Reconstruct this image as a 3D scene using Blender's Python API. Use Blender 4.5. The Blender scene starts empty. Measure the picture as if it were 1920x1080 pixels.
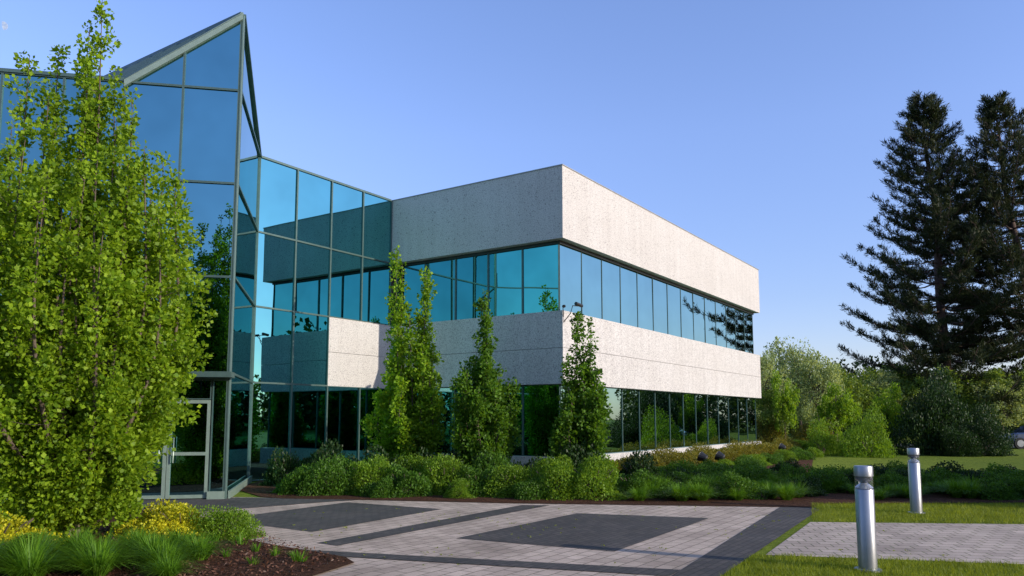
import bpy, math, random
import numpy as np
from mathutils import Vector, Matrix
random.seed(7); rng=np.random.default_rng(7)
scene=bpy.context.scene
COL=scene.collection

# ------------------------------------------------------------------ helpers
def link(o): COL.objects.link(o); return o
def meta(o,label=None,cat=None,kind=None,group=None):
    if label: o["label"]=label
    if cat: o["category"]=cat
    if kind: o["kind"]=kind
    if group: o["group"]=group
    return o
def empty(name,loc=(0,0,0),rz=0):
    o=bpy.data.objects.new(name,None); o.empty_display_size=.3
    o.location=loc; o.rotation_euler=(0,0,rz); return link(o)
def mobj(name,verts,faces,mat,parent=None,smooth=False,loc=None):
    me=bpy.data.meshes.new(name); me.from_pydata([tuple(v) for v in verts],[],faces); me.update()
    mats=mat if isinstance(mat,list) else [mat]
    for m in mats: me.materials.append(m)
    if smooth:
        for p in me.polygons: p.use_smooth=True
    o=bpy.data.objects.new(name,me); link(o)
    if parent: o.parent=parent
    if loc is not None: o.location=loc
    return o
def fast_mesh(name,V,k,mats,matidx=None):
    n=len(V)//k
    me=bpy.data.meshes.new(name)
    me.vertices.add(len(V)); me.vertices.foreach_set('co',V.astype(np.float32).ravel())
    me.loops.add(len(V)); me.loops.foreach_set('vertex_index',np.arange(len(V),dtype=np.int32))
    me.polygons.add(n); me.polygons.foreach_set('loop_start',np.arange(0,len(V),k,dtype=np.int32))
    if matidx is not None: me.polygons.foreach_set('material_index',matidx.astype(np.int32))
    for m in mats: me.materials.append(m)
    me.update(calc_edges=True); me.validate()
    return me
def boxgeo(x0,x1,y0,y1,z0,z1):
    v=[(x0,y0,z0),(x1,y0,z0),(x1,y1,z0),(x0,y1,z0),(x0,y0,z1),(x1,y0,z1),(x1,y1,z1),(x0,y1,z1)]
    f=[(3,2,1,0),(4,5,6,7),(0,1,5,4),(1,2,6,5),(2,3,7,6),(3,0,4,7)]
    return v,f
class Geo:
    def __init__(s): s.v=[]; s.f=[]
    def add(s,v,f):
        b=len(s.v); s.v+= [tuple(p) for p in v]; s.f+=[tuple(i+b for i in q) for q in f]; return s
    def box(s,*a): return s.add(*boxgeo(*a))
    def prism(s,poly,z0,z1):
        n=len(poly); v=[(p[0],p[1],z0) for p in poly]+[(p[0],p[1],z1) for p in poly]
        f=[tuple(range(n-1,-1,-1)),tuple(range(n,2*n))]+[(i,(i+1)%n,n+(i+1)%n,n+i) for i in range(n)]
        return s.add(v,f)
    def lathe(s,prof,n=24,c=(0,0),cap=True):
        v=[];f=[]
        for r,z in prof:
            for i in range(n):
                a=2*math.pi*i/n; v.append((c[0]+r*math.cos(a),c[1]+r*math.sin(a),z))
        for j in range(len(prof)-1):
            for i in range(n):
                f.append((j*n+i,j*n+(i+1)%n,(j+1)*n+(i+1)%n,(j+1)*n+i))
        if cap:
            f.append(tuple(range(n-1,-1,-1))); f.append(tuple((len(prof)-1)*n+i for i in range(n)))
        return s.add(v,f)
    def tube(s,pts,rad,n=6):
        pts=[Vector(p) for p in pts]; v=[];f=[]
        for j,p in enumerate(pts):
            d=(pts[min(j+1,len(pts)-1)]-pts[max(j-1,0)]).normalized()
            a=d.orthogonal().normalized() if abs(d.z)<.9 else Vector((1,0,0)); a=(a-d*a.dot(d)).normalized(); b=d.cross(a)
            r=rad[j] if hasattr(rad,'__len__') else rad
            for i in range(n):
                t=2*math.pi*i/n; q=p+a*(r*math.cos(t))+b*(r*math.sin(t)); v.append(tuple(q))
        for j in range(len(pts)-1):
            for i in range(n): f.append((j*n+i,j*n+(i+1)%n,(j+1)*n+(i+1)%n,(j+1)*n+i))
        f.append(tuple(range(n-1,-1,-1))); f.append(tuple((len(pts)-1)*n+i for i in range(n)))
        return s.add(v,f)

# ------------------------------------------------------------------ materials
def newmat(name):
    m=bpy.data.materials.new(name); m.use_nodes=True; nt=m.node_tree
    return m,nt,nt.nodes['Principled BSDF'],nt.nodes['Material Output']
def N(nt,t,**k):
    n=nt.nodes.new(t)
    for a,b in k.items(): setattr(n,a,b)
    return n
def ramp(nt,stops,inp):
    r=N(nt,'ShaderNodeValToRGB'); e=r.color_ramp.elements
    while len(e)>1: e.remove(e[0])
    e[0].position=stops[0][0]; e[0].color=(*stops[0][1],1)
    for p,c in stops[1:]:
        q=e.new(p); q.color=(*c,1)
    nt.links.new(inp,r.inputs['Fac']); return r
def noise(nt,scale,detail=4,vec=None,rough=.6):
    n=N(nt,'ShaderNodeTexNoise'); n.inputs['Scale'].default_value=scale; n.inputs['Detail'].default_value=detail; n.inputs['Roughness'].default_value=rough
    if vec: nt.links.new(vec,n.inputs['Vector'])
    return n
def objco(nt):
    return N(nt,'ShaderNodeTexCoord').outputs['Object']
def mixc(nt,f,a,b,mode='MIX'):
    m=N(nt,'ShaderNodeMix',data_type='RGBA',blend_type=mode)
    if isinstance(f,(int,float)): m.inputs[0].default_value=f
    else: nt.links.new(f,m.inputs[0])
    for s,i in ((a,6),(b,7)):
        if isinstance(s,tuple): m.inputs[i].default_value=(*s,1)
        else: nt.links.new(s,m.inputs[i])
    return m.outputs[2]
def bump(nt,bsdf,h,strength=.3,dist=.01):
    b=N(nt,'ShaderNodeBump'); b.inputs['Strength'].default_value=strength; b.inputs['Distance'].default_value=dist
    nt.links.new(h,b.inputs['Height']); nt.links.new(b.outputs[0],bsdf.inputs['Normal'])

def m_simple(name,c,rough=.5,metal=0,var=.15,vs=6):
    m,nt,b,_=newmat(name); co=objco(nt); n=noise(nt,vs,5,co)
    r=ramp(nt,[(.3,tuple(x*(1-var) for x in c)),(.7,tuple(min(1,x*(1+var)) for x in c))],n.outputs[0])
    nt.links.new(r.outputs[0],b.inputs['Base Color']); b.inputs['Roughness'].default_value=rough; b.inputs['Metallic'].default_value=metal
    return m
def m_stone():
    m,nt,b,_=newmat('exposed_aggregate_stone'); co=objco(nt)
    v=N(nt,'ShaderNodeTexVoronoi'); v.inputs['Scale'].default_value=30; nt.links.new(co,v.inputs['Vector'])
    n=noise(nt,33,4,co,.75); big=noise(nt,.6,5,co)
    base=ramp(nt,[(.34,(.17,.16,.165)),(.43,(.41,.395,.385)),(.54,(.565,.545,.52)),(.75,(.62,.60,.575))],n.outputs[0])
    cell=ramp(nt,[(.0,(.45,.43,.45)),(.25,(1,1,1)),(1,(1,1,1))],v.outputs['Color'])
    c=mixc(nt,1.0,base.outputs[0],cell.outputs[0],'MULTIPLY')
    st=ramp(nt,[(.3,(.92,.91,.90)),(.65,(1,1,1))],big.outputs[0])
    c=mixc(nt,1.0,c,st.outputs[0],'MULTIPLY')
    mp=N(nt,'ShaderNodeMapping'); mp.inputs['Scale'].default_value=(3,3,.15); nt.links.new(co,mp.inputs['Vector'])
    s2=noise(nt,1.5,4,mp.outputs[0]); sr=ramp(nt,[(.35,(.93,.925,.92)),(.6,(1,1,1))],s2.outputs[0])
    c=mixc(nt,1.0,c,sr.outputs[0],'MULTIPLY')
    nt.links.new(c,b.inputs['Base Color']); b.inputs['Roughness'].default_value=.9
    bump(nt,b,n.outputs[0],.3,.006); return m
def m_glass(name,col,rough=.0):
    m,nt,b,_=newmat(name); co=objco(nt)
    n=noise(nt,.9,2,co); r=ramp(nt,[(.3,tuple(x*.93 for x in col)),(.7,tuple(x*1.05 for x in col))],n.outputs[0])
    nt.links.new(r.outputs[0],b.inputs['Base Color']); b.inputs['Metallic'].default_value=1; b.inputs['Roughness'].default_value=rough
    n2=noise(nt,.55,1,co); bump(nt,b,n2.outputs[0],.14,.02)
    return m
def m_leaf(name,c1,c2,trans=.45,tc=None,spec=.25):
    m,nt,b,out=newmat(name)
    g=N(nt,'ShaderNodeNewGeometry'); co=objco(nt)
    r=ramp(nt,[(0,c1),(1,c2)],g.outputs['Random Per Island'])
    n=noise(nt,2.2,3,co); rr=ramp(nt,[(.35,(.62,.66,.58)),(.65,(1.0,1.0,1.0))],n.outputs[0])
    c=mixc(nt,1,r.outputs[0],rr.outputs[0],'MULTIPLY')
    nt.links.new(c,b.inputs['Base Color']); b.inputs['Roughness'].default_value=.5; b.inputs['Specular IOR Level'].default_value=spec
    t=N(nt,'ShaderNodeBsdfTranslucent'); tcn=mixc(nt,1,c,(tc or (1.6,1.4,.6)),'MULTIPLY'); nt.links.new(tcn,t.inputs['Color'])
    mx=N(nt,'ShaderNodeMixShader'); mx.inputs[0].default_value=trans
    nt.links.new(b.outputs[0],mx.inputs[1]); nt.links.new(t.outputs[0],mx.inputs[2]); nt.links.new(mx.outputs[0],out.inputs['Surface'])
    return m
ROT=math.radians(55.9)
def m_paver(name,c1,c2,mortar,w=.3,h=.2,moss=.35,ang=ROT):
    m,nt,b,_=newmat(name); co=objco(nt)
    mp=N(nt,'ShaderNodeMapping'); mp.vector_type='TEXTURE'; mp.inputs['Rotation'].default_value=(0,0,ang); nt.links.new(co,mp.inputs['Vector'])
    k=N(nt,'ShaderNodeTexBrick'); k.inputs['Scale'].default_value=1; k.inputs['Brick Width'].default_value=w; k.inputs['Row Height'].default_value=h
    k.inputs['Mortar Size'].default_value=.009; k.inputs['Mortar Smooth'].default_value=.2
    k.inputs['Color1'].default_value=(*c1,1); k.inputs['Color2'].default_value=(*c2,1); k.inputs['Mortar'].default_value=(*mortar,1)
    nt.links.new(mp.outputs[0],k.inputs['Vector'])
    big=noise(nt,.8,6,co); st=ramp(nt,[(.3,(.62,.60,.57)),(.6,(1.05,1.04,1.02))],big.outputs[0])
    c=mixc(nt,1,k.outputs['Color'],st.outputs[0],'MULTIPLY')
    gr=noise(nt,60,3,co); gs=ramp(nt,[(.3,(.8,.8,.8)),(.7,(1.1,1.1,1.1))],gr.outputs[0]); c=mixc(nt,1,c,gs.outputs[0],'MULTIPLY')
    mo=noise(nt,5,5,co); mr=ramp(nt,[(.5,(0,0,0)),(.6,(moss,moss,moss))],mo.outputs[0])
    mm=N(nt,'ShaderNodeMath',operation='MULTIPLY'); nt.links.new(mr.outputs[0],mm.inputs[0]); nt.links.new(k.outputs['Fac'],mm.inputs[1])
    c=mixc(nt,mm.outputs[0],c,(.09,.13,.03))
    nt.links.new(c,b.inputs['Base Color']); b.inputs['Roughness'].default_value=.85
    inv=N(nt,'ShaderNodeMath',operation='SUBTRACT'); inv.inputs[0].default_value=1; nt.links.new(k.outputs['Fac'],inv.inputs[1])
    bump(nt,b,inv.outputs[0],.6,.008); return m
def m_ground(name,a,bb,cc,scale=4,bs=.5):
    m,nt,b,_=newmat(name); co=objco(nt)
    n=noise(nt,scale,8,co,.7); n2=noise(nt,.12,4,co); 
    r=ramp(nt,[(.35,a),(.5,bb),(.68,cc)],n.outputs[0]); r2=ramp(nt,[(.35,(.75,.78,.7)),(.65,(1.1,1.05,1))],n2.outputs[0])
    c=mixc(nt,1,r.outputs[0],r2.outputs[0],'MULTIPLY'); nt.links.new(c,b.inputs['Base Color']); b.inputs['Roughness'].default_value=1
    b.inputs['Specular IOR Level'].default_value=.1
    f=noise(nt,scale*8,4,co); bump(nt,b,f.outputs[0],bs,.03); return m

STONE=m_stone()
GLASS=m_glass('tinted_mirror_glass',(.16,.45,.46))
GLASSR=m_glass('pale_mirror_glass',(.30,.50,.48))
GLASSB=m_glass('blue_mirror_glass',(.16,.36,.40))
FRAME=m_simple('green_grey_aluminium',(.07,.12,.11),.4,.3,.1)
FRAMEL=m_simple('pale_green_aluminium',(.20,.27,.23),.4,.2,.1)
CORE=m_simple('dark_recess',(.03,.035,.035),.8)
COPE=m_simple('coping_metal',(.3,.3,.3),.5,.4)
BLACK=m_simple('black_metal',(.02,.02,.02),.45,.2)
BARK=m_simple('bark',(.10,.075,.055),.95,0,.4,20)
PBARK=m_simple('pine_bark',(.085,.055,.045),.95,0,.45,12)
OAK=m_leaf('oak_leaf',(.13,.25,.012),(.35,.50,.03),.5)
OAK2=m_leaf('young_oak_leaf',(.12,.25,.012),(.31,.47,.03),.5)
OAK3=m_leaf('green_oak_leaf',(.06,.15,.012),(.15,.29,.025),.45)
SHR=m_leaf('shrub_leaf',(.04,.11,.012),(.12,.25,.025),.4)
SHRL=m_leaf('light_shrub_leaf',(.10,.21,.015),(.24,.38,.03),.45)
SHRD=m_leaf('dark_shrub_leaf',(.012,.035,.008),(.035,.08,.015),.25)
YEL=m_leaf('yellow_leaf',(.30,.36,.02),(.80,.72,.03),.4)
BARB=m_leaf('barberry_leaf',(.10,.12,.015),(.28,.23,.03),.35)
GRS=m_leaf('grass_blade',(.08,.20,.012),(.18,.35,.025),.4)
LAWN=m_leaf('lawn_blade',(.15,.20,.015),(.30,.36,.03),.4)
NEED=m_leaf('pine_needle',(.012,.024,.010),(.06,.075,.03),.15,spec=.15)
FARL=m_leaf('distant_leaf',(.10,.18,.03),(.24,.33,.06),.4)
FARP=m_leaf('pale_distant_leaf',(.24,.32,.13),(.42,.50,.24),.4)
WOOD=m_leaf('woodland_leaf',(.035,.07,.018),(.11,.17,.04),.3)
PAVE=m_paver('pale_paver',(.58,.465,.375),(.45,.355,.285),(.17,.14,.11))
PAVED=m_paver('dark_paver',(.085,.072,.066),(.05,.045,.044),(.02,.02,.02),.2,.1,.12)
PAVE2=m_paver('path_paver',(.56,.455,.375),(.42,.34,.28),(.12,.12,.07),.26,.22,.95,math.radians(-8))
MULCH=m_ground('bark_mulch',(.03,.014,.009),(.085,.04,.025),(.16,.08,.05),22,.9)
GRASS=m_ground('lawn',(.08,.12,.012),(.14,.19,.02),(.22,.27,.03),5,.8)
ASPH=m_ground('asphalt',(.08,.08,.082),(.105,.105,.105),(.13,.13,.13),30,.3)

# ------------------------------------------------------------------ ground sheets
def sheet(name,pts,z,mat,label,cat):
    o=mobj(name,[(x,y,z) for x,y in pts],[tuple(range(len(pts)))],mat); meta(o,label,cat,'structure'); return o
sheet('ground',[(-900,-900),(900,-900),(900,900),(-900,900)],0,GRASS,'mown green lawn around the office building','ground')
sheet('pavement',[(-7.2,17.6),(-5.0,17.2),(5.9,15.5),(2.0,9.0),(-.2,5.2),(-2.0,2.5),(-6,2.5),(-10,9),(-12,15.5)],.004,PAVE,'pale pinkish paver forecourt with dark inlaid panels','pavement')
sheet('path',[(5.05,13.25),(30,11.2),(30,4.3),(3.25,10.1)],.006,PAVE2,'pale paver path crossing the lawn with mossy joints','path')
def dark(pts): return sheet('pavement',pts,.008,PAVED,'dark paver inlay or painted shadow band on the pale forecourt','pavement')
dark([(-5.12,13.54),(-3.08,12.1),(-1.35,15.1),(-3.45,16.3)])
dark([(-.82,11.47),(1.35,10.35),(3.47,13.75),(1.2,14.45)])
dark([(-2.75,11.05),(-2.40,10.8),(.75,15.75),(.2,15.8)])  # shadow band across the forecourt, painted in as dark paving
dark([(1.55,8.35),(2.0,8.2),(5.95,15.1),(5.9,15.5),(5.35,15.55)])
sheet('pavement',[(-2.9,10.5),(-2.6,10.1),(1.75,8.75),(1.95,9.1)],.012,PAVED,'dark paver strip crossing the forecourt','pavement')
sheet('pavement',[(-7.2,17.4),(-5.0,17.1),(-3.3,16.75),(-3.9,16.35),(-5.9,14.6),(-8.5,13.5),(-10,16)],.012,PAVED,'dark paver border and painted shade by the glass entrance','pavement')  # dark colour also stands in for shade on the paving near the door
sheet('planting_bed',[(-7.0,19.5),(-5.6,17.4),(-5.0,17.0),(-3,16.72),(0,16.1),(5.9,15.35),(6.3,16.0),(14,16.3),(20,18),(18,21.3),(11.5,21.8),(9.6,23.3),(10.0,26),(12.4,32),(15,38),(13,44),(5,34),(-7,27)],.016,MULCH,'dark mulch bed planted with shrubs along the building','planting bed')
sheet('planting_bed',[(-6.9,14.9),(-5.6,13.3),(-4.6,12.0),(-3.2,10.75),(-2.1,9.9),(-1.9,9.5),(-2.2,8.7),(-3.4,6),(-6,3),(-14,3),(-16,14)],.02,MULCH,'reddish bark mulch bed beneath the leafy oak','planting bed')
sheet('road',[(18,47.5),(120,40),(120,47),(18,54)],.01,ASPH,'grey asphalt parking lane beyond the lawn','road')

# ------------------------------------------------------------------ building
BL=empty('office_building',(1.495,22.2,0),ROT)
meta(BL,'two-storey pale stone office with teal glass and pointed entrance tower','building')
LEN=19.7; DEP=17.0; K=6.84
Z1,Z2,Z3,Z4=2.75,4.9,7.05,9.25; ZA=11.06
P=(-5.525,K); Q=(-8.65,3.50)
g=Geo().box(0,LEN,0,DEP,Z3,Z4); mobj('wall',g.v,g.f,STONE,BL)
g=Geo().box(.05,LEN-.05,.05,DEP-.05,3.81,Z2).box(.05,LEN-.05,.05,DEP-.05,Z1,3.798)
g.box(-2.76,.04,K-.02,K+.3,3.81,Z2).box(-2.76,.04,K-.02,K+.3,Z1,3.798); mobj('wall',g.v,g.f,STONE,BL)
g=Geo().box(.10,LEN-.1,.10,DEP-.1,-.2,.62); mobj('plinth',g.v,g.f,STONE,BL)
g=Geo().box(.36,LEN-.36,.36,DEP-.36,0,Z3+.05); g.prism([(-5.46,K+.1),(.3,K+.1),(.3,DEP-.4),(-5.46,DEP-.4)],0,Z4-.05)
g.prism([(Q[0]-.02,Q[1]+.14),(P[0]-.1,P[1]+.1),(-5.5,DEP-.4),(-13.4,DEP-.4),(-13.4,8.5)],0,Z4-.05)
mobj('wall',g.v,g.f,CORE,BL)
g=Geo().box(-.02,LEN+.02,-.02,DEP+.02,Z4+.002,Z4+.03); mobj('roof',g.v,g.f,COPE,BL)
g=Geo().prism([(-5.6,K-.02),(-.04,K-.02),(-.04,DEP-.3),(-5.6,DEP-.3)],Z4+.002,Z4+.05); mobj('roof',g.v,g.f,FRAME,BL)
g=Geo().box(.24,LEN-.24,.24,.34,Z3-.10,Z3-.002).box(.24,.34,.342,K-.02,Z3-.10,Z3-.002); mobj('trim',g.v,g.f,BLACK,BL)

def inset(poly,w):
    n=len(poly); out=[]
    ar=sum(poly[i][0]*poly[(i+1)%n][1]-poly[(i+1)%n][0]*poly[i][1] for i in range(n)); sg=1 if ar>0 else -1
    L=[]
    for i in range(n):
        a=Vector(poly[i]); b=Vector(poly[(i+1)%n]); d=(b-a).normalized(); nn=Vector((-d.y,d.x))*sg
        L.append((a+nn*w,d))
    for i in range(n):
        p,d=L[i-1]; q,e=L[i]; den=d.x*e.y-d.y*e.x
        t=((q.x-p.x)*e.y-(q.y-p.y)*e.x)/den; out.append(tuple(p+d*t))
    return out
wr=random.Random(3)
def win(p0,p1,poly,off,mat=GLASS,fw=.024,fm=FRAME,name='window',tilt=.0026,label=None,fd=.04):
    d=Vector((p1[0]-p0[0],p1[1]-p0[1])).normalized(); n=Vector((d.y,-d.x))
    def W(s,z,o): return (p0[0]+d.x*s+n.x*o,p0[1]+d.y*s+n.y*o,z)
    cs=sum(q[0] for q in poly)/len(poly); cz=sum(q[1] for q in poly)/len(poly)
    ta,tb=wr.gauss(0,tilt),wr.gauss(0,tilt)
    ins=inset(poly,fw); pin=inset(poly,fw*.5)
    v=[W(s,z,off+(s-cs)*ta+(z-cz)*tb) for s,z in pin]
    w=mobj(name,v,[tuple(range(len(v)))],mat,BL)
    if label: w['label']=label
    m=len(poly); pe=inset(poly,.001)
    fv=[W(s,z,off+fd) for s,z in pe]+[W(s,z,off+fd) for s,z in ins]+[W(s,z,off-.03) for s,z in ins]+[W(s,z,off-.03) for s,z in pe]
    ff=[]
    for i in range(m):
        j=(i+1)%m; ff+=[(i,j,m+j,m+i),(m+i,m+j,2*m+j,2*m+i),(3*m+i,3*m+j,j,i)]
    fo=mobj('frame',fv,ff,fm,w); return w
def rect(s0,s1,z0,z1): return [(s0,z0),(s1,z0),(s1,z1),(s0,z1)]
nb=14; x0,x1=.3,LEN-.3
for i in range(nb):
    a=x0+(x1-x0)*i/nb; b=x0+(x1-x0)*(i+1)/nb
    win((0,0),(1,0),rect(a,b,Z2,Z3),-.3,GLASSR,.016,fd=.015); win((0,0),(1,0),rect(a,b,.62,Z1),-.3,GLASSR,.018,fd=.02)
nb=5; L=K-.3
for i in range(nb):
    a=L*i/nb; b=L*(i+1)/nb
    win((0,K),(0,0),rect(a,b,Z2,Z3),-.3,fw=.02); win((0,K),(0,0),rect(a,b,.62,Z1),-.3,fw=.02)
for i in range(4):
    win((LEN,0),(LEN,1),rect(.3+3*i,3.3+3*i,Z2,Z3),-.3)
WL=5.525; bw=WL/4
for i in range(4):
    for (za,zb) in ((.02,Z1),(Z1,Z2),(Z2,Z3),(Z3,Z4)):
        if i>=2 and za==Z1: continue
        win(P,(0,K),rect(i*bw,(i+1)*bw-(.02 if i==3 else 0),za,zb),0)
fl=math.hypot(P[0]-Q[0],P[1]-Q[1]); hb=fl/2
for (za,zb) in ((.02,Z1),(Z1,Z2),(Z2,Z3),(Z3,Z4)):
    win(Q,P,rect(.03,fl-.03,za,zb),0,GLASS)
zm=(ZA+Z4)/2
win(Q,P,[(.03,Z4),(fl-.05,Z4),(.03,ZA-.03)],0)
s2=math.sqrt(.5); FL=7.41
F0=(Q[0]-s2*FL,Q[1]+s2*FL)
b=1.235
for i in range(6):
    s1=FL-i*b; s0=s1-b
    e=.03 if i==0 else 0
    for (za,zb) in ((Z1,Z2),(Z2,Z3),(Z3,Z4)):
        win(F0,Q,rect(s0,s1-e,za,zb),0,GLASSB)
win(F0,Q,[(FL-b,Z4),(FL-.03,Z4),(FL-.03,ZA-.03),(FL-b,zm)],0,GLASSB)
win(F0,Q,[(FL-2*b,Z4),(FL-b,Z4),(FL-b,zm)],0,GLASSB)
win(F0,Q,rect(FL-.34,FL-.03,.02,Z1-.15),0,GLASSB)
for k in range(2):
    s1=FL-.36-.87*k; s0=s1-.86
    win(F0,Q,rect(s0,s1,2.16,Z1-.15),0,GLASSB)
    dr=win(F0,Q,rect(s0,s1,.03,2.15),-.02,GLASSB,.075,FRAMEL,'door',label='glazed entrance door in pale green aluminium frame')
    d=Vector((Q[0]-F0[0],Q[1]-F0[1])).normalized(); n=Vector((d.y,-d.x))
    sh=s0+.14 if k==0 else s1-.14
    def Wp(s,z,o): return (F0[0]+d.x*s+n.x*o,F0[1]+d.y*s+n.y*o,z)
    g=Geo().tube([Wp(sh,.8,.03),Wp(sh,.8,.09),Wp(sh,1.35,.09),Wp(sh,1.35,.03)],.014)
    mobj('handle',g.v,g.f,FRAMEL,dr,True)
    g=Geo(); v=[Wp(s0+.075,.95,.025),Wp(s1-.075,.95,.025),Wp(s1-.075,1.02,.025),Wp(s0+.075,1.02,.025)]; g.add(v,[(0,1,2,3)])
    v2=[Wp(s0+.075,.95,-.01),Wp(s1-.075,.95,-.01),Wp(s1-.075,1.02,-.01),Wp(s0+.075,1.02,-.01)]; g.add(v2+v,[(0,1,5,4),(3,2,6,7)])
    mobj('rail',g.v,g.f,FRAMEL,dr)
s1=FL-.36-1.75
for i in range(4):
    win(F0,Q,rect(s1-1.3,s1,.02,Z1-.15),0,GLASSB); s1-=1.31
d=Vector((Q[0]-F0[0],Q[1]-F0[1])).normalized(); n=Vector((d.y,-d.x))
def W2(s,o): return (F0[0]+d.x*s+n.x*o,F0[1]+d.y*s+n.y*o)
g=Geo().prism([W2(FL-3.2,.07),W2(FL-3.2,.55),W2(FL+.12,.55),W2(FL+.12,.07)],Z1-.12,Z1+.0); mobj('canopy',g.v,g.f,FRAME,BL)
g=Geo().prism([W2(.1,-.04),W2(.1,.06),W2(FL+.02,.06),W2(FL+.02,-.04)],Z1-.148,Z1-.002); mobj('trim',g.v,g.f,FRAME,BL)
for (cx,cy,zt,r_) in ((Q[0],Q[1],ZA,.04),(P[0],P[1],Z4+.05,.04)):
    g=Geo().lathe([(r_,0),(r_,zt)],10,(cx,cy)); mobj('post',g.v,g.f,FRAME,BL)
g=Geo(); g.prism([W2(-.1,.06),W2(-.1,.12),W2(FL-2.2,.12),W2(FL-2.2,.06)],0,.16)
dq=Vector((P[0]-Q[0],P[1]-Q[1])).normalized(); nq=Vector((dq.y,-dq.x))
def W3(s,o): return (Q[0]+dq.x*s+nq.x*o,Q[1]+dq.y*s+nq.y*o)
g.prism([W3(0,.06),W3(0,.10),W3(fl,.10),W3(fl,.06)],0,.18); g.prism([W2(FL-.36,.06),W2(FL-.36,.1),W2(FL,.1),W2(FL,.06)],0,.18)
mobj('sill',g.v,g.f,FRAMEL,BL)
A=(Q[0]-s2*2*b,Q[1]+s2*2*b)
RL=8.0
def slope(name,pa,pb,mat,z=0):
    v=[pa,pb,(pb[0],pb[1]+RL,pb[2]),(pa[0],pa[1]+RL+1.0,pa[2])]; return mobj(name,v,[(0,1,2,3)],mat,BL)
ap=Vector((Q[0],Q[1],ZA)); aA=Vector((A[0],A[1],Z4)); pP=Vector((P[0],P[1],Z4))
slope('skylight',tuple(ap),tuple(aA),GLASSB); slope('skylight',tuple(ap),tuple(pP),GLASSB)
g=Geo()
nrm=(aA-ap).cross(Vector((0,1,0))).normalized(); nrm=nrm if nrm.z>0 else -nrm
for i in range(14):
    y=i*.6
    g.tube([ap+Vector((0,y,0))+nrm*.03,aA+Vector((0,y,0))+nrm*.03],.045 if i else .07,4)
g.tube([ap+nrm*.05,ap+Vector((0,RL,0))+nrm*.05],.06,4)
mobj('rafter',g.v,g.f,FRAME,BL)
o3=Vector((n.x,n.y,0))
q0=ap+Vector((0,0,.06))+o3*.08; q1=aA+Vector((0,0,.04))+o3*.08
lo=Vector((0,0,-.17)); bk=-o3*.14
v=[q0,q1,q1+lo,q0+lo,q0+bk,q1+bk,q1+lo+bk,q0+lo+bk]
mobj('fascia',v,[(0,1,2,3),(7,6,5,4),(0,4,5,1),(3,2,6,7),(1,5,6,2),(0,3,7,4)],FRAMEL,BL)
o4=Vector((nq.x,nq.y,0)); q0=ap+Vector((0,0,.05))+o4*.06; q1=pP+Vector((0,0,.04))+o4*.06; lo=Vector((0,0,-.1)); bk=-o4*.1
v=[q0,q1,q1+lo,q0+lo,q0+bk,q1+bk,q1+lo+bk,q0+lo+bk]
mobj('fascia',v,[(0,1,2,3),(7,6,5,4),(0,4,5,1),(3,2,6,7),(1,5,6,2),(0,3,7,4)],FRAME,BL)
g=Geo().prism([W2(0,.07),W2(FL-2*b,.07),W2(FL-2*b,-.1),W2(0,-.1)],Z4+.002,Z4+.08); mobj('trim',g.v,g.f,FRAME,BL)

# ------------------------------------------------------------------ small fixtures
m_al=m_simple('brushed_aluminium',(.33,.34,.36),.38,.8,.06,3)
m_dk=m_simple('dark_lamp_core',(.12,.12,.13),.4,.3,.05)
m_ref=m_simple('reflector_metal',(.85,.85,.85),.35,.6,.03)
m_lens,nt,b_,_=newmat('clear_lens'); b_.inputs['Transmission Weight'].default_value=.95; b_.inputs['Roughness'].default_value=.04; b_.inputs['IOR'].default_value=1.15
nn=noise(nt,40,2,objco(nt)); rr=ramp(nt,[(.3,(.80,.82,.84)),(.7,(.92,.93,.94))],nn.outputs[0]); nt.links.new(rr.outputs[0],b_.inputs['Base Color'])
def bollard(loc,label):
    e=empty('bollard_light',loc); meta(e,label,'bollard light',group='bollard lights by the paver path')
    g=Geo().lathe([(.103,0),(.103,.925),(.099,.93)],32); mobj('post',g.v,g.f,m_al,e,True)
    g=Geo().lathe([(.15,0.0),(.15,.02),(.105,.028)],32); mobj('base',g.v,g.f,m_al,e,True)
    g=Geo().lathe([(.099,.936),(.099,1.075)],32,cap=False); mobj('lens',g.v,g.f,m_lens,e,True)
    g=Geo().lathe([(.093,.937),(.080,.955),(.05,.985),(.02,1.01)],24); mobj('reflector',g.v,g.f,m_ref,e,True)
    g=Geo().lathe([(.03,1.0),(.085,1.04),(.09,1.077)],24); mobj('lamp_holder',g.v,g.f,m_dk,e,True)
    g=Geo().lathe([(.105,1.078),(.105,1.185),(.100,1.195),(.0,1.2)],32); mobj('cap',g.v,g.f,m_al,e,True)
    for o in e.children:
        md=o.modifiers.new('es','EDGE_SPLIT'); md.split_angle=math.radians(40)
    return e
bollard((4.12,9.12,0),'silver cylindrical bollard light standing in the grass by the path')
bollard((7.5,14.5,0),'silver cylindrical bollard light at the edge of the planting bed')
def spot(loc,rz):
    e=empty('spotlight',loc,rz); meta(e,'small black ground spotlight beside the hedge','spotlight',group='ground spotlights along the hedge')
    g=Geo().tube([(0,0,0),(0,0,.40)],.02,8); mobj('stake',g.v,g.f,BLACK,e)
    g=Geo().tube([(-.12,0,.44),(-.1,0,.45),(.1,0,.52),(.12,0,.53)],[.06,.10,.16,.17],14); mobj('lamp_head',g.v,g.f,BLACK,e)
    g=Geo().tube([(.121,0,.5305),(.127,0,.533)],[.14,.14],14); mobj('lens',g.v,g.f,m_ref,e)
def BLw(x,y,z=0):
    return (1.495+x*math.cos(ROT)-y*math.sin(ROT),22.2+x*math.sin(ROT)+y*math.cos(ROT),z)
for t,oo in ((5.2,-2.2),(6.0,-2.5),(15.5,-2.0)): spot(BLw(t,oo,.0),ROT+math.radians(90))
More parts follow.
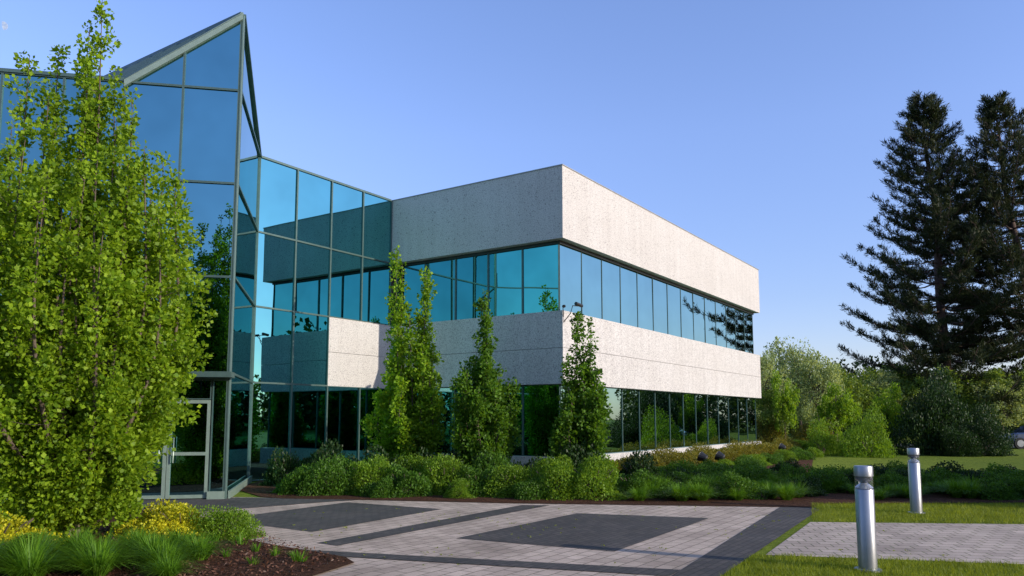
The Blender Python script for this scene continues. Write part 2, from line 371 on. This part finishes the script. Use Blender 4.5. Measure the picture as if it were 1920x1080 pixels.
e=empty('security_camera',BLw(.1,.05,4.9),ROT); meta(e,'small black security cameras on a bracket at the building corner','security camera')
g=Geo().tube([(0,0,-.35),(.03,-.22,-.1),(.05,-.28,.12),(.32,-.3,.14)],.014,6).tube([(0,0,0-.2),(-.2,-.1,.05)],.012,6); mobj('bracket',g.v,g.f,BLACK,e)
for pts_,rd in (([(.2,-.3,.2),(.5,-.34,.16)],[.055,.05]),([(-.12,-.1,.1),(-.34,-.2,.06)],[.045,.045])):
    g=Geo().tube(pts_,rd,10); mobj('housing',g.v,g.f,BLACK,e)

# ------------------------------------------------------------------ vegetation generators
def unit(a): return a/np.maximum(np.linalg.norm(a,axis=1,keepdims=True),1e-6)
def leaves(C,axis,size,wr_=.62,r=rng):
    n=len(C); a=unit(axis); s=unit(np.cross(a,r.normal(size=(n,3)))); nn=np.cross(a,s); L=size[:,None]
    p0=C; p1=C+a*L*.55+s*L*wr_*.5+nn*L*.12; p2=C+a*L; p3=C+a*L*.55-s*L*wr_*.5+nn*L*.12
    V=np.empty((n,4,3)); V[:,0]=p0;V[:,1]=p1;V[:,2]=p2;V[:,3]=p3
    return V.reshape(-1,3)
def oak(name,seed,H,R,nst,nleaf,ls,mat,label,loc,h0=.35,tops=None,group=None,bark=BARK,crad=.17,sh=.50,shp=1.6,low=.08,ex=1.9):
    r=np.random.default_rng(seed); e=empty(name,loc); meta(e,label,'tree',group=group)
    g=Geo(); cc=[]; cs=[]; out=[]
    g.tube([(0,0,-.05),(.01,0,.15),(0,.01,h0+.15)],[.13*R/1.6+.03,.09*R/1.6+.02,.07*R/1.6+.02],9)
    specs=[]
    for i in range(nst):
        rho=math.sqrt((i+.5)/nst); az=i*2.39996+r.uniform(-.3,.3)
        specs.append((rho*r.uniform(.88,1.08),az,H*(1-sh*rho**shp)*r.uniform(.78,1.0)))
    if tops:
        for k,(dx,dy,z) in enumerate(tops): specs.append((math.hypot(dx,dy)/R,math.atan2(dy,dx),z))
    for rho,az,top in specs:
        ph=r.uniform(0,6,2); pts=[];rad=[]; hs=h0+r.uniform(-.1,.3)
        n=16
        def path(t):
            rr=R*rho*(1-(1-min(t*ex,1))**2)*(1-.10*t)
            return np.array([rr*math.cos(az)+.05*math.sin(5*t+ph[0]),rr*math.sin(az)+.05*math.sin(4*t+ph[1]),hs+(top-hs)*t])
        for j in range(n+1):
            t=j/n; pts.append(path(t)); rad.append((.032*R/1.6+.008)*(1-t)+.004)
        g.tube(pts,rad,5)
        nc=max(6,int((top-hs)/.13))
        for j in range(nc):
            t=low+(1-low)*(j+r.uniform(0,1))/nc; t=min(t,1)
            p=path(t); sp=.44*(R/1.45)*(1-t)**.6+.05
            ang=r.uniform(0,6.28); od=np.array([math.cos(ang),math.sin(ang),0])*.8+np.array([math.cos(az),math.sin(az),0])*rho*.7
            c=p+od*sp*r.uniform(.3,1)+np.array([0,0,r.uniform(-.1,.2)])
            cc.append(c); cs.append(crad*(.55+.6*(1-t))*r.uniform(.55,1.45)); out.append(od*.6+np.array([0,0,.5]))
            if r.random()<.5: g.tube([p,(p+c)/2+np.array([0,0,-.02]),c],[.008,.006,.003],3)
    cc=np.array(cc); cs=np.array(cs); out=np.array(out)
    pr=cs**2; idx=r.choice(len(cc),nleaf,p=pr/pr.sum())
    off=r.normal(size=(nleaf,3)); off=unit(off)*(r.random((nleaf,1))**.5)*cs[idx][:,None]*np.array([1.05,1.05,1.15])
    C=cc[idx]+off; ax=off/cs[idx][:,None]*.9+out[idx]*.35+r.normal(size=(nleaf,3))*.6
    V=leaves(C,ax,ls*r.uniform(.6,1.25,nleaf),.8,r)
    me=fast_mesh('crown',V,4,[mat]); 
    t=mobj('trunk',g.v,g.f,bark,e,True); o=link(bpy.data.objects.new('crown',me)); o.parent=e
    return e
oak('oak_tree',11,7.15,1.62,50,165000,.070,OAK,'large bright green columnar oak in a mulch bed by the entrance',(-6.35,11.3,0),.25,[(-.15,-.1,7.7),(0.1,-.15,8.1),(-.75,0,7.4),(.3,.1,7.0),(-1.1,-.2,7.2),(.75,-.3,6.4),(1.1,-.4,5.7)],crad=.175,sh=.32,shp=2.2,low=.02,ex=1.5)
oak('oak_tree',21,5.0,.94,20,36000,.09,OAK2,'bright columnar oak with twin leafy tops beside the glass wall',(-2.75,21.0,0),.3,[(-.45,0,6.3),(-.38,.1,6.0),(.36,0,5.75),(.32,.1,5.4)],'columnar oaks along the facade',crad=.19,sh=.42,low=.02)
oak('oak_tree',33,4.4,.82,17,30000,.085,OAK3,'green columnar oak in the shrub bed before the facade',(-.78,20.1,0),.3,[(.1,0,5.05),(.0,.1,4.8)],'columnar oaks along the facade',crad=.19,sh=.42,low=.02)
oak('oak_tree',45,4.0,.70,13,18000,.085,OAK3,'small sparse columnar oak near the building corner',(1.78,19.7,0),.4,[(-.1,0,4.5),(.3,0,4.15)],'columnar oaks along the facade',crad=.17,sh=.42,low=.03)

def pine(seed,H,R,lean,loc,label,zb=2.0,ncl=30,sc=1.0):
    r=np.random.default_rng(seed); e=empty('pine_tree',loc); meta(e,label,'tree',group='dark pines beyond the lawn')
    g=Geo(); 
    def tr(z): f=z/H; return np.array([lean*(f**.8)+.12*math.sin(z*.7+seed),.2*math.sin(z*.5),z])
    zs=np.linspace(-.1,H,22); g.tube([tr(max(z,0)) if z>0 else tr(0)+np.array([0,0,z]) for z in zs],[.30*(1-z/H)**.8+.02 for z in np.clip(zs,0,H)],9)
    C=[];AX=[]
    z=zb
    while z<H-.15:
        f=(z-zb)/(H-zb); prof=R*(1-f)**.92*(.65+.35*min(1,f*4+.3))
        k=r.integers(4,8); a0=r.uniform(0,6.28)
        for i in range(k):
            a=a0+i*6.28/k+r.uniform(-.35,.35); L=prof*r.uniform(.5,1.25)+.2
            b0=tr(z+r.uniform(-.2,.2)); pts=[]
            droop=.12*(1-f)*L; rise=(.14+.45*f)*L
            for j in range(6):
                t=j/5; pts.append(b0+np.array([math.cos(a)*L*t,math.sin(a)*L*t,-droop*math.sin(t*3.1)+rise*t*t]))
            g.tube(pts,[.06*(1-t/5.5)*(.4+.6*(1-f))+.006 for t in range(6)],4)
            ns=int(4+L*3.4)
            for j in range(ns):
                t=.22+.78*(j+r.random())/ns; q=t*5; j0=min(int(q),4); p=pts[j0]*(1-(q-j0))+pts[j0+1]*(q-j0)
                sa=a+r.choice([-1,1])*r.uniform(.4,1.1); sl=(.22+.5*(1-t)*L*.45)*r.uniform(.5,1.2)
                tip=p+np.array([math.cos(sa)*sl,math.sin(sa)*sl,.12*sl+r.uniform(0,.15)])
                g.tube([p,tip],[.012,.005],3)
                m=max(2,int(sl/.17))
                for s in range(m):
                    C.append(p+(tip-p)*(s+1)/m); AX.append((tip-p)/max(sl,.01)*.7+np.array([0,0,.8]))
        z+=r.uniform(.44,.74)*(1-.35*f)
    C=np.array(C);AX=np.array(AX); n=len(C)
    idx=np.repeat(np.arange(n),ncl); m=len(idx)
    c=C[idx]+r.normal(size=(m,3))*.065; ax=AX[idx]*.8+r.normal(size=(m,3))*.5
    V=leaves(c,ax,r.uniform(.17,.35,m),.13,r)
    me=fast_mesh('crown',V*sc,4,[NEED]); mobj('trunk',np.array(g.v)*sc,g.f,PBARK,e,True); o=link(bpy.data.objects.new('crown',me)); o.parent=e
pine(5,19.3,6.6,-.4,(44.9,79,0),'tall dark conical pine with layered drooping branches',1.2,20,sc=1.87)
pine(9,18.4,7.0,-1.8,(53.6,77,0),'tall dark pine with a bare leaning trunk',4.6,20,sc=1.87)

def lump(r,u,k=5,amp=.18):
    d=unit(r.normal(size=(k,3))); ph=r.uniform(0,6.28,k); s=np.zeros(len(u))
    for i in range(k): s+=np.sin(u@d[i]*r.uniform(3,7)+ph[i])
    return 1+amp*s/math.sqrt(k)
def shrub_mesh(seed,n,ls,mat,squash=1,wr_=.78,stems=True,amp=.18,upb=.1):
    r=np.random.default_rng(seed); u=unit(r.normal(size=(n,3))); u[:,2]=np.abs(u[:,2])*1.0-.12
    rad=lump(r,u,7,amp)*(1-.38*r.random(n)**1.7)*r.uniform(.93,1.08,n)
    C=u*rad[:,None]; C[:,2]=C[:,2]*squash; C[:,2]=np.maximum(C[:,2],.01)
    V=leaves(C,u*.7+np.array([0,0,upb])+r.normal(size=(n,3))*.7,ls*r.uniform(.6,1.3,n),wr_,r)
    return fast_mesh('shrub',V,4,[mat])
SH={}
SH['green']=[shrub_mesh(100+i,7500,.07,SHR,.85,amp=.26) for i in range(3)]
SH['dark']=[shrub_mesh(110+i,5000,.08,SHRD,.85,amp=.3) for i in range(2)]
SH['gold']=[shrub_mesh(120+i,6000,.07,BARB,.9) for i in range(2)]
SH['yellow']=[shrub_mesh(130+i,6500,.06,YEL,.8,amp=.3) for i in range(2)]
SH['lush']=[shrub_mesh(140+i,9500,.055,SHRL,.9,amp=.26) for i in range(3)]
SH['bright']=[shrub_mesh(150+i,9000,.055,SHRL,1.1,amp=.28) for i in range(2)]
SH['big']=[shrub_mesh(160+i,12000,.06,SHRD,1.2,amp=.4) for i in range(2)]
stemgeo=Geo()
for i in range(9):
    a=i*2.4; stemgeo.tube([(0,0,-.02),(.25*math.cos(a),.25*math.sin(a),.35),(.55*math.cos(a),.55*math.sin(a),.62)],[.03,.02,.01],4)
stemme=None
def shrub(kind,x,y,r,h,label,group,cat='shrub'):
    global stemme
    e=empty('shrub',(x,y,.0),random.uniform(0,6.28)); meta(e,label,cat,group=group)
    c=link(bpy.data.objects.new('foliage',random.choice(SH[kind]))); c.parent=e; c.scale=(r,r*random.uniform(.88,1.12),h)
    if stemme is None:
        o=mobj('stem',stemgeo.v,stemgeo.f,BARK,e); stemme=o.data
    else:
        o=link(bpy.data.objects.new('stem',stemme)); o.parent=e
    o.scale=(r,r,h)
    return e
R_=random.Random(5)
gl='rounded shrubs in the mulch bed before the facade'
pts=[(-5.0,18.4,.64,.74),(-4.2,18.1,.60,.84),(-3.35,18.3,.74,.98),(-2.45,17.9,.66,.80),(-1.6,18.3,.78,.98),(-.75,17.9,.60,.76),(.1,17.7,.66,.78),(.95,17.5,.78,.94),(1.85,17.5,.84,1.0),(-.6,18.9,.7,.95),(1.2,18.7,.7,.95),(-3.9,19.0,.7,.95),(-2.3,19.0,.7,.95),(2.8,17.9,.6,.66),(-2.9,17.55,.45,.5),(-1.2,17.35,.42,.45),(.5,17.1,.45,.5)]
for i,(x,y,r,h) in enumerate(pts):
    k='lush' if i in (2,4,6,7,8,10,12,15) else 'green'
    shrub(k,x,y,r,h,'rounded light green shrub in the mulch bed' if k=='lush' else 'rounded mid green shrub in the mulch bed',gl)
for i in range(14):
    x=-6.0+i*.68+R_.uniform(-.2,.2); y=20.3-.13*i+R_.uniform(-.4,.4)
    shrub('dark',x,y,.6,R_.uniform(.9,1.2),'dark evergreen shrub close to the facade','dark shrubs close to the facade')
for i in range(24):
    t=.6+i*.86; x,y,_=BLw(t,-1.15+R_.uniform(-.1,.1)); 
    shrub('gold',x,y,.64,R_.uniform(.72,.77),'low golden barberry hedge shrub beside the stone plinth','low golden hedge beneath the windows')
for i in range(5):
    t=20.8+i*.5; x,y,_=BLw(t,-1.4-.6*i); shrub('lush',x,y,.7,R_.uniform(.6,.9),'rounded light green shrub past the hedge end',gl)
gd='low shrubs in the deep bed'
for i in range(64):
    u_=R_.uniform(0,1); x=2.6+u_*12; w_=R_.uniform(0,1)
    y=17.0+w_*(4.2 if x>9 else 3.0+ (x-2.6)*.7)
    k=R_.choice(['dark','green','green'])
    shrub(k,x,y,R_.uniform(.4,.65),R_.uniform(.42,.68),'low dark green shrub in the deep mulch bed' if k=='dark' else 'low mid green shrub in the deep mulch bed',gd)
for i in range(14):
    t=2+i*1.3; x,y,_=BLw(t,-2.6+R_.uniform(-.5,.3)); shrub('green' if i%3 else 'lush',x,y,R_.uniform(.4,.6),R_.uniform(.4,.55),'low leafy shrub in front of the golden hedge',gd)
shrub('yellow',-5.35,11.95,.55,.66,'yellow flowering shrub beneath the oak','yellow shrubs beneath the oak')
shrub('yellow',-4.85,11.5,.55,.64,'yellow flowering shrub beneath the oak','yellow shrubs beneath the oak')
shrub('yellow',-6.7,10.2,.75,.68,'yellow green shrub beneath the oak','yellow shrubs beneath the oak')
shrub('lush',-4.2,11.45,.45,.55,'small light green shrub at the bed edge',gl)
shrub('yellow',-7.3,11.6,.7,.85,'yellow green shrub beneath the oak','yellow shrubs beneath the oak')
shrub('lush',-5.9,9.6,.5,.4,'light green shrub beneath the oak',gl)
shrub('bright',16.4,35.6,1.05,1.8,'bright rounded shrub on the far lawn','lawn shrubs')
shrub('bright',15.0,37.5,.9,1.3,'bright rounded shrub on the far lawn','lawn shrubs')
shrub('gold',17.9,46,1.3,1.7,'golden shrub on the far lawn','lawn shrubs')
shrub('gold',16.5,50,1.3,1.8,'golden shrub on the far lawn','lawn shrubs')
for x,y,r,h in ((20.2,37.5,1.3,2.6),(21.7,38.5,1.4,3.1),(23.0,39.0,1.2,2.2),(18.9,40.5,1.1,1.7),(22.2,36.6,1.1,1.4),(20.8,36.4,1.0,1.2)):
    shrub('big',x,y,r,h,'dense dark shrub on the lawn before the pines','dark shrubs before the pines')
for (x,y,h) in ((14.6,15.0,4.4),(16.6,15.2,4.9),(16.8,13.9,4.6),(19.5,16.2,5.5),(15.2,16.9,4.4)):  # added out of view so their shadow falls over the bed
    shrub('big',x,y,1.55,h/1.2,'unseen tall evergreen shrub added to cast shade on the bed','unseen evergreen shrubs added to shade the bed')

def tuft_mesh(seed,n,L,w,mat,spread=.9):
    r=np.random.default_rng(seed); V=[]
    a=r.uniform(0,6.28,n); sp=r.uniform(.15,1,n)*spread; l=L*r.uniform(.6,1.1,n); b=r.uniform(0,.12,n)
    dx=np.cos(a);dy=np.sin(a); pts=[]
    for t in (0,.35,.7,1.0):
        rr=b+l*sp*t**1.3; z=l*(t-.55*sp*t**2.3); pts.append(np.stack([dx*rr,dy*rr,z],1))
    s=np.stack([-dy,dx,np.zeros(n)],1)
    ws=[w,w*1.1,w*.8,w*.12]
    for j in range(3):
        q=np.empty((n,4,3)); q[:,0]=pts[j]-s*ws[j]; q[:,1]=pts[j]+s*ws[j]; q[:,2]=pts[j+1]+s*ws[j+1]; q[:,3]=pts[j+1]-s*ws[j+1]; V.append(q)
    return fast_mesh('tuft',np.concatenate(V).reshape(-1,3),4,[mat])
TU=[tuft_mesh(200+i,560,.60,.005,GRS,1.3) for i in range(3)]
TUs=[tuft_mesh(210+i,26,.3,.009,GRS,.8) for i in range(2)]
def tuft(x,y,s,lab,grp,src=TU):
    o=link(bpy.data.objects.new('ornamental_grass',random.choice(src))); o.location=(x,y,.01); o.rotation_euler=(0,0,random.uniform(0,6.28)); o.scale=(s,s,s*random.uniform(.75,1.0))
    meta(o,lab,'ornamental grass',group=grp)
for (x,y,s) in ((-4.35,9.55,.95),(-4.9,9.3,1.0),(-5.5,9.0,1.0),(-4.0,9.05,.8),(-4.6,8.75,.9),(-5.2,8.5,.9),(-5.9,8.6,1),(-4.3,10.2,.85),(-6.2,9.4,.8),(-3.75,8.6,.6),(-4.9,10.3,.8),(-3.85,9.7,.7),(-5.4,9.8,.8)):
    tuft(x,y,s,'lush arching ornamental grass clump in bark mulch','arching grass clumps by the oak')
for (x,y) in ((-3.75,10.85),(-3.95,11.5),(-3.35,10.3),(-3.0,10.0),(-2.75,9.9),(-3.6,9.9),(-3.1,9.4),(-4.2,11.1),(-2.6,9.6)):
    tuft(x,y,R_.uniform(.5,.85),'small green grass seedling in bark mulch','small grass seedlings in the mulch',TUs)
for i in range(100):
    x=2.0+R_.uniform(0,12); y=16.5+R_.uniform(0,3.8)+max(0,(x-5)*.1)
    tuft(x,y,R_.uniform(.6,1.0),'arching green ornamental grass clump in the shaded bed','arching grass clumps in the shaded bed')

def blades(name,polys,n,L,mat,label,cat):
    r=np.random.default_rng(77); allV=[]
    for (x0,x1,y0,y1,fr,test) in polys:
        m=int(n*fr); x=r.uniform(x0,x1,m); y=r.uniform(y0,y1,m); k=test(x,y); x=x[k];y=y[k]; m=len(x)
        a=r.uniform(0,6.28,m); l=L*r.uniform(.4,1.2,m); w=.0035
        q=np.empty((m,3,3)); b=np.stack([x,y,np.zeros(m)],1); s=np.stack([np.cos(a),np.sin(a),np.zeros(m)],1)*w
        q[:,0]=b-s;q[:,1]=b+s;q[:,2]=b+np.stack([r.normal(size=m)*.4*l,r.normal(size=m)*.4*l,l],1); allV.append(q)
    me=fast_mesh(name,np.concatenate(allV).reshape(-1,3),3,[mat]); o=link(bpy.data.objects.new(name,me)); meta(o,label,cat,'stuff'); return o
blades('grass',[(5.0,13,12.2,16.05,.45,lambda x,y:(y>13.28-(x-5)*.082+.05*np.sin(x*9))&(x>5.1+(y-13.3)*.38)),(1.6,7,6.5,10.3,.55,lambda x,y:(y<10.08-(x-3.25)*.217+.05*np.sin(x*11))&(x>2.02+(y-8.2)*.57))],100000,.06,LAWN,'short green lawn blades beside the path','grass')
r=np.random.default_rng(5); m=9000; x=r.uniform(-6.5,-2,m); y=r.uniform(7.5,13.2,m); k=(x< -2.15-(y-9.8)*.78)&((y>9.5)|(x<-2.15-(9.5-y)*.3)); x=x[k];y=y[k]; m=len(x)
V=leaves(np.stack([x,y,np.full(m,.026)],1),np.stack([r.normal(size=m),r.normal(size=m),r.uniform(0,.5,m)],1),r.uniform(.02,.06,m),.4,r)
CH=m_leaf('bark_chip',(.05,.02,.012),(.17,.08,.05),.0); o=link(bpy.data.objects.new('mulch_chips',fast_mesh('mulch_chips',V,4,[CH]))); meta(o,'loose reddish bark chips on the bed','mulch','stuff')
m=900; x=r.uniform(-4,6,m); y=r.uniform(8.3,15.5,m); cl=np.sin(x*2.1+1)*np.sin(y*1.7)+r.normal(size=m)*.5>.5; cl&=(x>-1.8-(y-9.5)*.62)
x=x[cl];y=y[cl]; idx=np.repeat(np.arange(len(x)),6); mm_=len(idx)
V=leaves(np.stack([x[idx]+r.normal(size=mm_)*.012,y[idx]+r.normal(size=mm_)*.012,np.full(mm_,.014)],1),r.normal(size=(mm_,3))*np.array([1,1,.3])+np.array([0,0,.5]),r.uniform(.01,.03,mm_),.5,r)
o=link(bpy.data.objects.new('joint_weeds',fast_mesh('joint_weeds',V,4,[LAWN]))); meta(o,'tiny weeds growing in the paver joints','weeds','stuff')

def dtree_mesh(seed,n,ls,mat,asp=1.0,ncl=45):
    r=np.random.default_rng(seed); cu=unit(r.normal(size=(ncl,3))); cr=r.random(ncl)**.4
    cc=cu*cr[:,None]*np.array([.42,.42,.42]); cc[:,2]+=.56; cs=r.uniform(.05,.13,ncl)
    idx=r.integers(0,ncl,n); off=unit(r.normal(size=(n,3)))*(r.random((n,1))**.4)*cs[idx][:,None]
    V=leaves(cc[idx]+off,off*5+r.normal(size=(n,3))*.5,ls*r.uniform(.6,1.3,n),.7,r)
    me=fast_mesh('crown',V,4,[mat]); g=Geo(); g.tube([(0,0,-.01),(.005,0,.3),(0,.01,.8)],[.022,.016,.006],6)
    for i in range(0,ncl,2): g.tube([(0,0,.2+.4*cr[i]),tuple(cc[i])],[.008,.003],3)
    t=bpy.data.meshes.new('trunk'); t.from_pydata(g.v,[],g.f); t.materials.append(BARK)
    return me,t
DT={'pale':[dtree_mesh(300+i,7500,.026,FARP,ncl=75) for i in range(3)],'green':[dtree_mesh(310+i,9000,.028,FARL,ncl=60) for i in range(2)],'cone':[dtree_mesh(320,6000,.035,OAK2,ncl=40)]}
def dtree(kind,px,Y,H,W,label):
    X=(px-960)/1440*(.9945*Y-.18); e=empty('tree',(X,Y,0),random.uniform(0,6)); meta(e,label,'tree',group='trees beyond the far lawn')
    c,t=random.choice(DT[kind])
    for nm,me in (('crown',c),('trunk',t)):
        o=link(bpy.data.objects.new(nm,me)); o.parent=e; o.scale=(W,W,H)
for a in (('pale',1438,60,7.0,5.0),('pale',1470,66,8.8,5.5),('pale',1503,64,8.2,5.0),('pale',1537,62,7.2,5.0),('green',1560,72,6.5,8),('green',1600,74,7.2,9),('pale',1650,76,6.6,7),('green',1690,78,7,8),('green',1760,74,6.5,8),('green',1830,74,6.5,9),('pale',1880,72,5.5,7),('green',1925,74,7,9),('green',1448,50,3.6,3.5),('green',1985,78,8,9)):
    dtree(*a,'pale leafy tree beyond the far lawn' if a[0]=='pale' else 'green leafy tree beyond the far lawn')
dtree('cone',1473,49,4.8,2.2,'young upright green tree on the far lawn')
dtree('cone',1570,46,3.9,3.0,'young upright green tree on the far lawn')
dtree('cone',1668,40,3.6,2.4,'slender sapling on the far lawn')

r=np.random.default_rng(99); VV=[]
def wood(n,a0,a1,rad0,rad1,h0,h1,cards,cs):
    for i in range(n):
        a=math.radians(r.uniform(a0,a1)); R=r.uniform(rad0,rad1); H=r.uniform(h0,h1); W=H*r.uniform(.28,.42)
        c=np.array([math.sin(a)*R,math.cos(a)*R,H*.48])
        u=unit(r.normal(size=(cards,3))); rad=lump(r,u,6,.25)*(1-.3*r.random(cards)**2)
        C=c+u*rad[:,None]*np.array([W,W,H*.5]); C[:,2]=np.maximum(C[:,2],.1)
        VV.append(leaves(C,u+r.normal(size=(cards,3))*.7,cs*r.uniform(.6,1.3,cards),.75,r))
wood(70,14,48,92,115,6,8.5,1100,.4)
wood(80,48,120,90,115,6,8.5,450,.7)
wood(110,120,260,50,80,10,14,450,.8)
wood(60,260,374,90,120,7,9,250,.9)
o=link(bpy.data.objects.new('woods',fast_mesh('woods',np.concatenate(VV),4,[WOOD]))); meta(o,'distant belt of mixed green woodland around the grounds','woods','stuff')

def car(loc,rz):
    e=empty('parked_car',loc,rz); meta(e,'dark blue parked saloon car on the asphalt beyond the lawn','car')
    PAINT,nt,b,_=newmat('dark_blue_paint'); nn=noise(nt,3,2,objco(nt)); rr=ramp(nt,[(.3,(.012,.018,.04)),(.7,(.016,.024,.055))],nn.outputs[0]); nt.links.new(rr.outputs[0],b.inputs['Base Color']); b.inputs['Roughness'].default_value=.25; b.inputs['Coat Weight'].default_value=1
    GL=m_simple('car_glass',(.02,.025,.03),.05); TY=m_simple('tyre',(.02,.02,.02),.9); RM=m_simple('rim',(.5,.5,.5),.3,.9)
    prof=[(-2.2,.35,.62,.78),(-2.1,.28,.82,.86),(-1.5,.25,.92,.9),(-.7,.24,.95,.91),(.9,.24,.97,.91),(1.7,.26,.98,.9),(2.15,.3,.9,.84),(2.25,.4,.7,.76)]
    v=[];f=[];
    for x,z0,z1,w in prof: v+=[(x,-w*.92,z0),(x,-w,z0+.2),(x,-w*.97,z1-.08),(x,-w*.8,z1),(x,w*.8,z1),(x,w*.97,z1-.08),(x,w,z0+.2),(x,w*.92,z0)]
    for j in range(len(prof)-1):
        for i in range(8): f.append((j*8+i,j*8+(i+1)%8,j*8+8+(i+1)%8,j*8+8+i))
    f+= [tuple(range(7,-1,-1)),tuple((len(prof)-1)*8+i for i in range(8))]
    mobj('body',v,f,PAINT,e)
    cab=[(-1.0,.95,.72),(-.2,1.40,.6),(.9,1.42,.58),(1.65,.98,.7)]
    g=Geo(); v=[(x,s*w,z) for x,z,w in cab for s in (-1,1)]; g.add(v,[(0,1,3,2),(4,5,7,6),(0,2,4,6),(7,5,3,1)]); mobj('window',g.v,g.f,GL,e)
    g=Geo().box(-.22,.92,-.6,.6,1.40,1.45); mobj('roof',g.v,g.f,PAINT,e)
    for x in (-1.4,1.35):
        for s in (-1,1):
            w=empty('wheel'); w.parent=e; w.location=(x,s*.82,.32)
            g=Geo().tube([(0,-.1,0),(0,.1,0)],.32,20); mobj('tyre',g.v,g.f,TY,w)
            g=Geo().tube([(0,-.112,0),(0,.112,0)],.2,12); mobj('rim',g.v,g.f,RM,w)
    for s in (-1,1):
        g=Geo().box(-2.19,-2.08,s*.62-.14,s*.62+.14,.62,.74); mobj('headlight',g.v,g.f,m_ref,e)
car((30.6,45.2,0),math.radians(-4))

g=[];n=20
for i in range(n+1):
    a=math.pi*i/n-math.pi/2; g.append((math.cos(a),math.sin(a)))
for i in range(n,-1,-1):
    a=math.pi*i/n-math.pi/2; g.append((-.25*math.cos(a),math.sin(a)))
MM,nt,b,out=newmat('moon_surface'); em=N(nt,'ShaderNodeEmission'); nn=noise(nt,.12,4,objco(nt)); rr=ramp(nt,[(.35,(.30,.45,.80)),(.6,(.62,.70,.88))],nn.outputs[0]); nt.links.new(rr.outputs[0],em.inputs[0]); nt.links.new(em.outputs[0],out.inputs['Surface'])  # only the sunlit half is shaped; emission stands in for sunlight on it
MD=1500; s=MD/1440
mo=mobj('moon',[(x*8*s,0,z*9*s) for x,z in g[:-1]],[tuple(range(len(g)-1))],MM); mo.location=((4-960-46)*s,MD,(784-52-15)*s+56); mo.rotation_euler=(0,math.radians(-10),math.radians(30)); meta(mo,'pale daytime half moon in the clear sky','moon','structure')

# ------------------------------------------------------------------ light and camera
AZ,EL=math.radians(117),math.radians(17.5)
S=Vector((math.sin(AZ)*math.cos(EL),math.cos(AZ)*math.cos(EL),math.sin(EL)))
sl=bpy.data.lights.new('sun','SUN'); sl.energy=5.0; sl.angle=math.radians(.5); sl.color=(1,.90,.74)
so=link(bpy.data.objects.new('sun',sl)); so.rotation_euler=S.to_track_quat('Z','Y').to_euler(); so.location=(40,-20,30)
w=bpy.data.worlds.new("World"); scene.world=w; w.use_nodes=True; nt=w.node_tree
sky=N(nt,'ShaderNodeTexSky'); sky.sky_type='NISHITA'; sky.sun_disc=False; sky.sun_elevation=EL; sky.sun_rotation=AZ; sky.air_density=1.0; sky.dust_density=.6; sky.ozone_density=3.0
tc=N(nt,'ShaderNodeTexCoord'); sp=N(nt,'ShaderNodeSeparateXYZ'); nt.links.new(tc.outputs['Generated'],sp.inputs[0])
gr_=ramp(nt,[(0,(.50,.44,.53)),(.15,(.53,.475,.575)),(.35,(.68,.605,.72)),(.6,(.72,.66,.78)),(1,(.45,.46,.52))],sp.outputs['Z'])
tint=mixc(nt,1,sky.outputs[0],gr_.outputs[0],'MULTIPLY')
tint=mixc(nt,1,tint,(2.75,2.75,2.75),'MULTIPLY')
bg=nt.nodes['Background']; nt.links.new(tint,bg.inputs[0]); bg.inputs[1].default_value=.15
cam=bpy.data.cameras.new('camera'); co=link(bpy.data.objects.new('camera',cam)); co.location=(0,0,1.75); co.rotation_euler=(math.radians(96),0,0)
cam.lens=27; cam.sensor_width=36; cam.shift_y=93/1920; cam.clip_end=4000; cam.clip_start=.05
scene.camera=co
scene.view_settings.view_transform='Standard'; scene.view_settings.look='None'; scene.view_settings.exposure=0
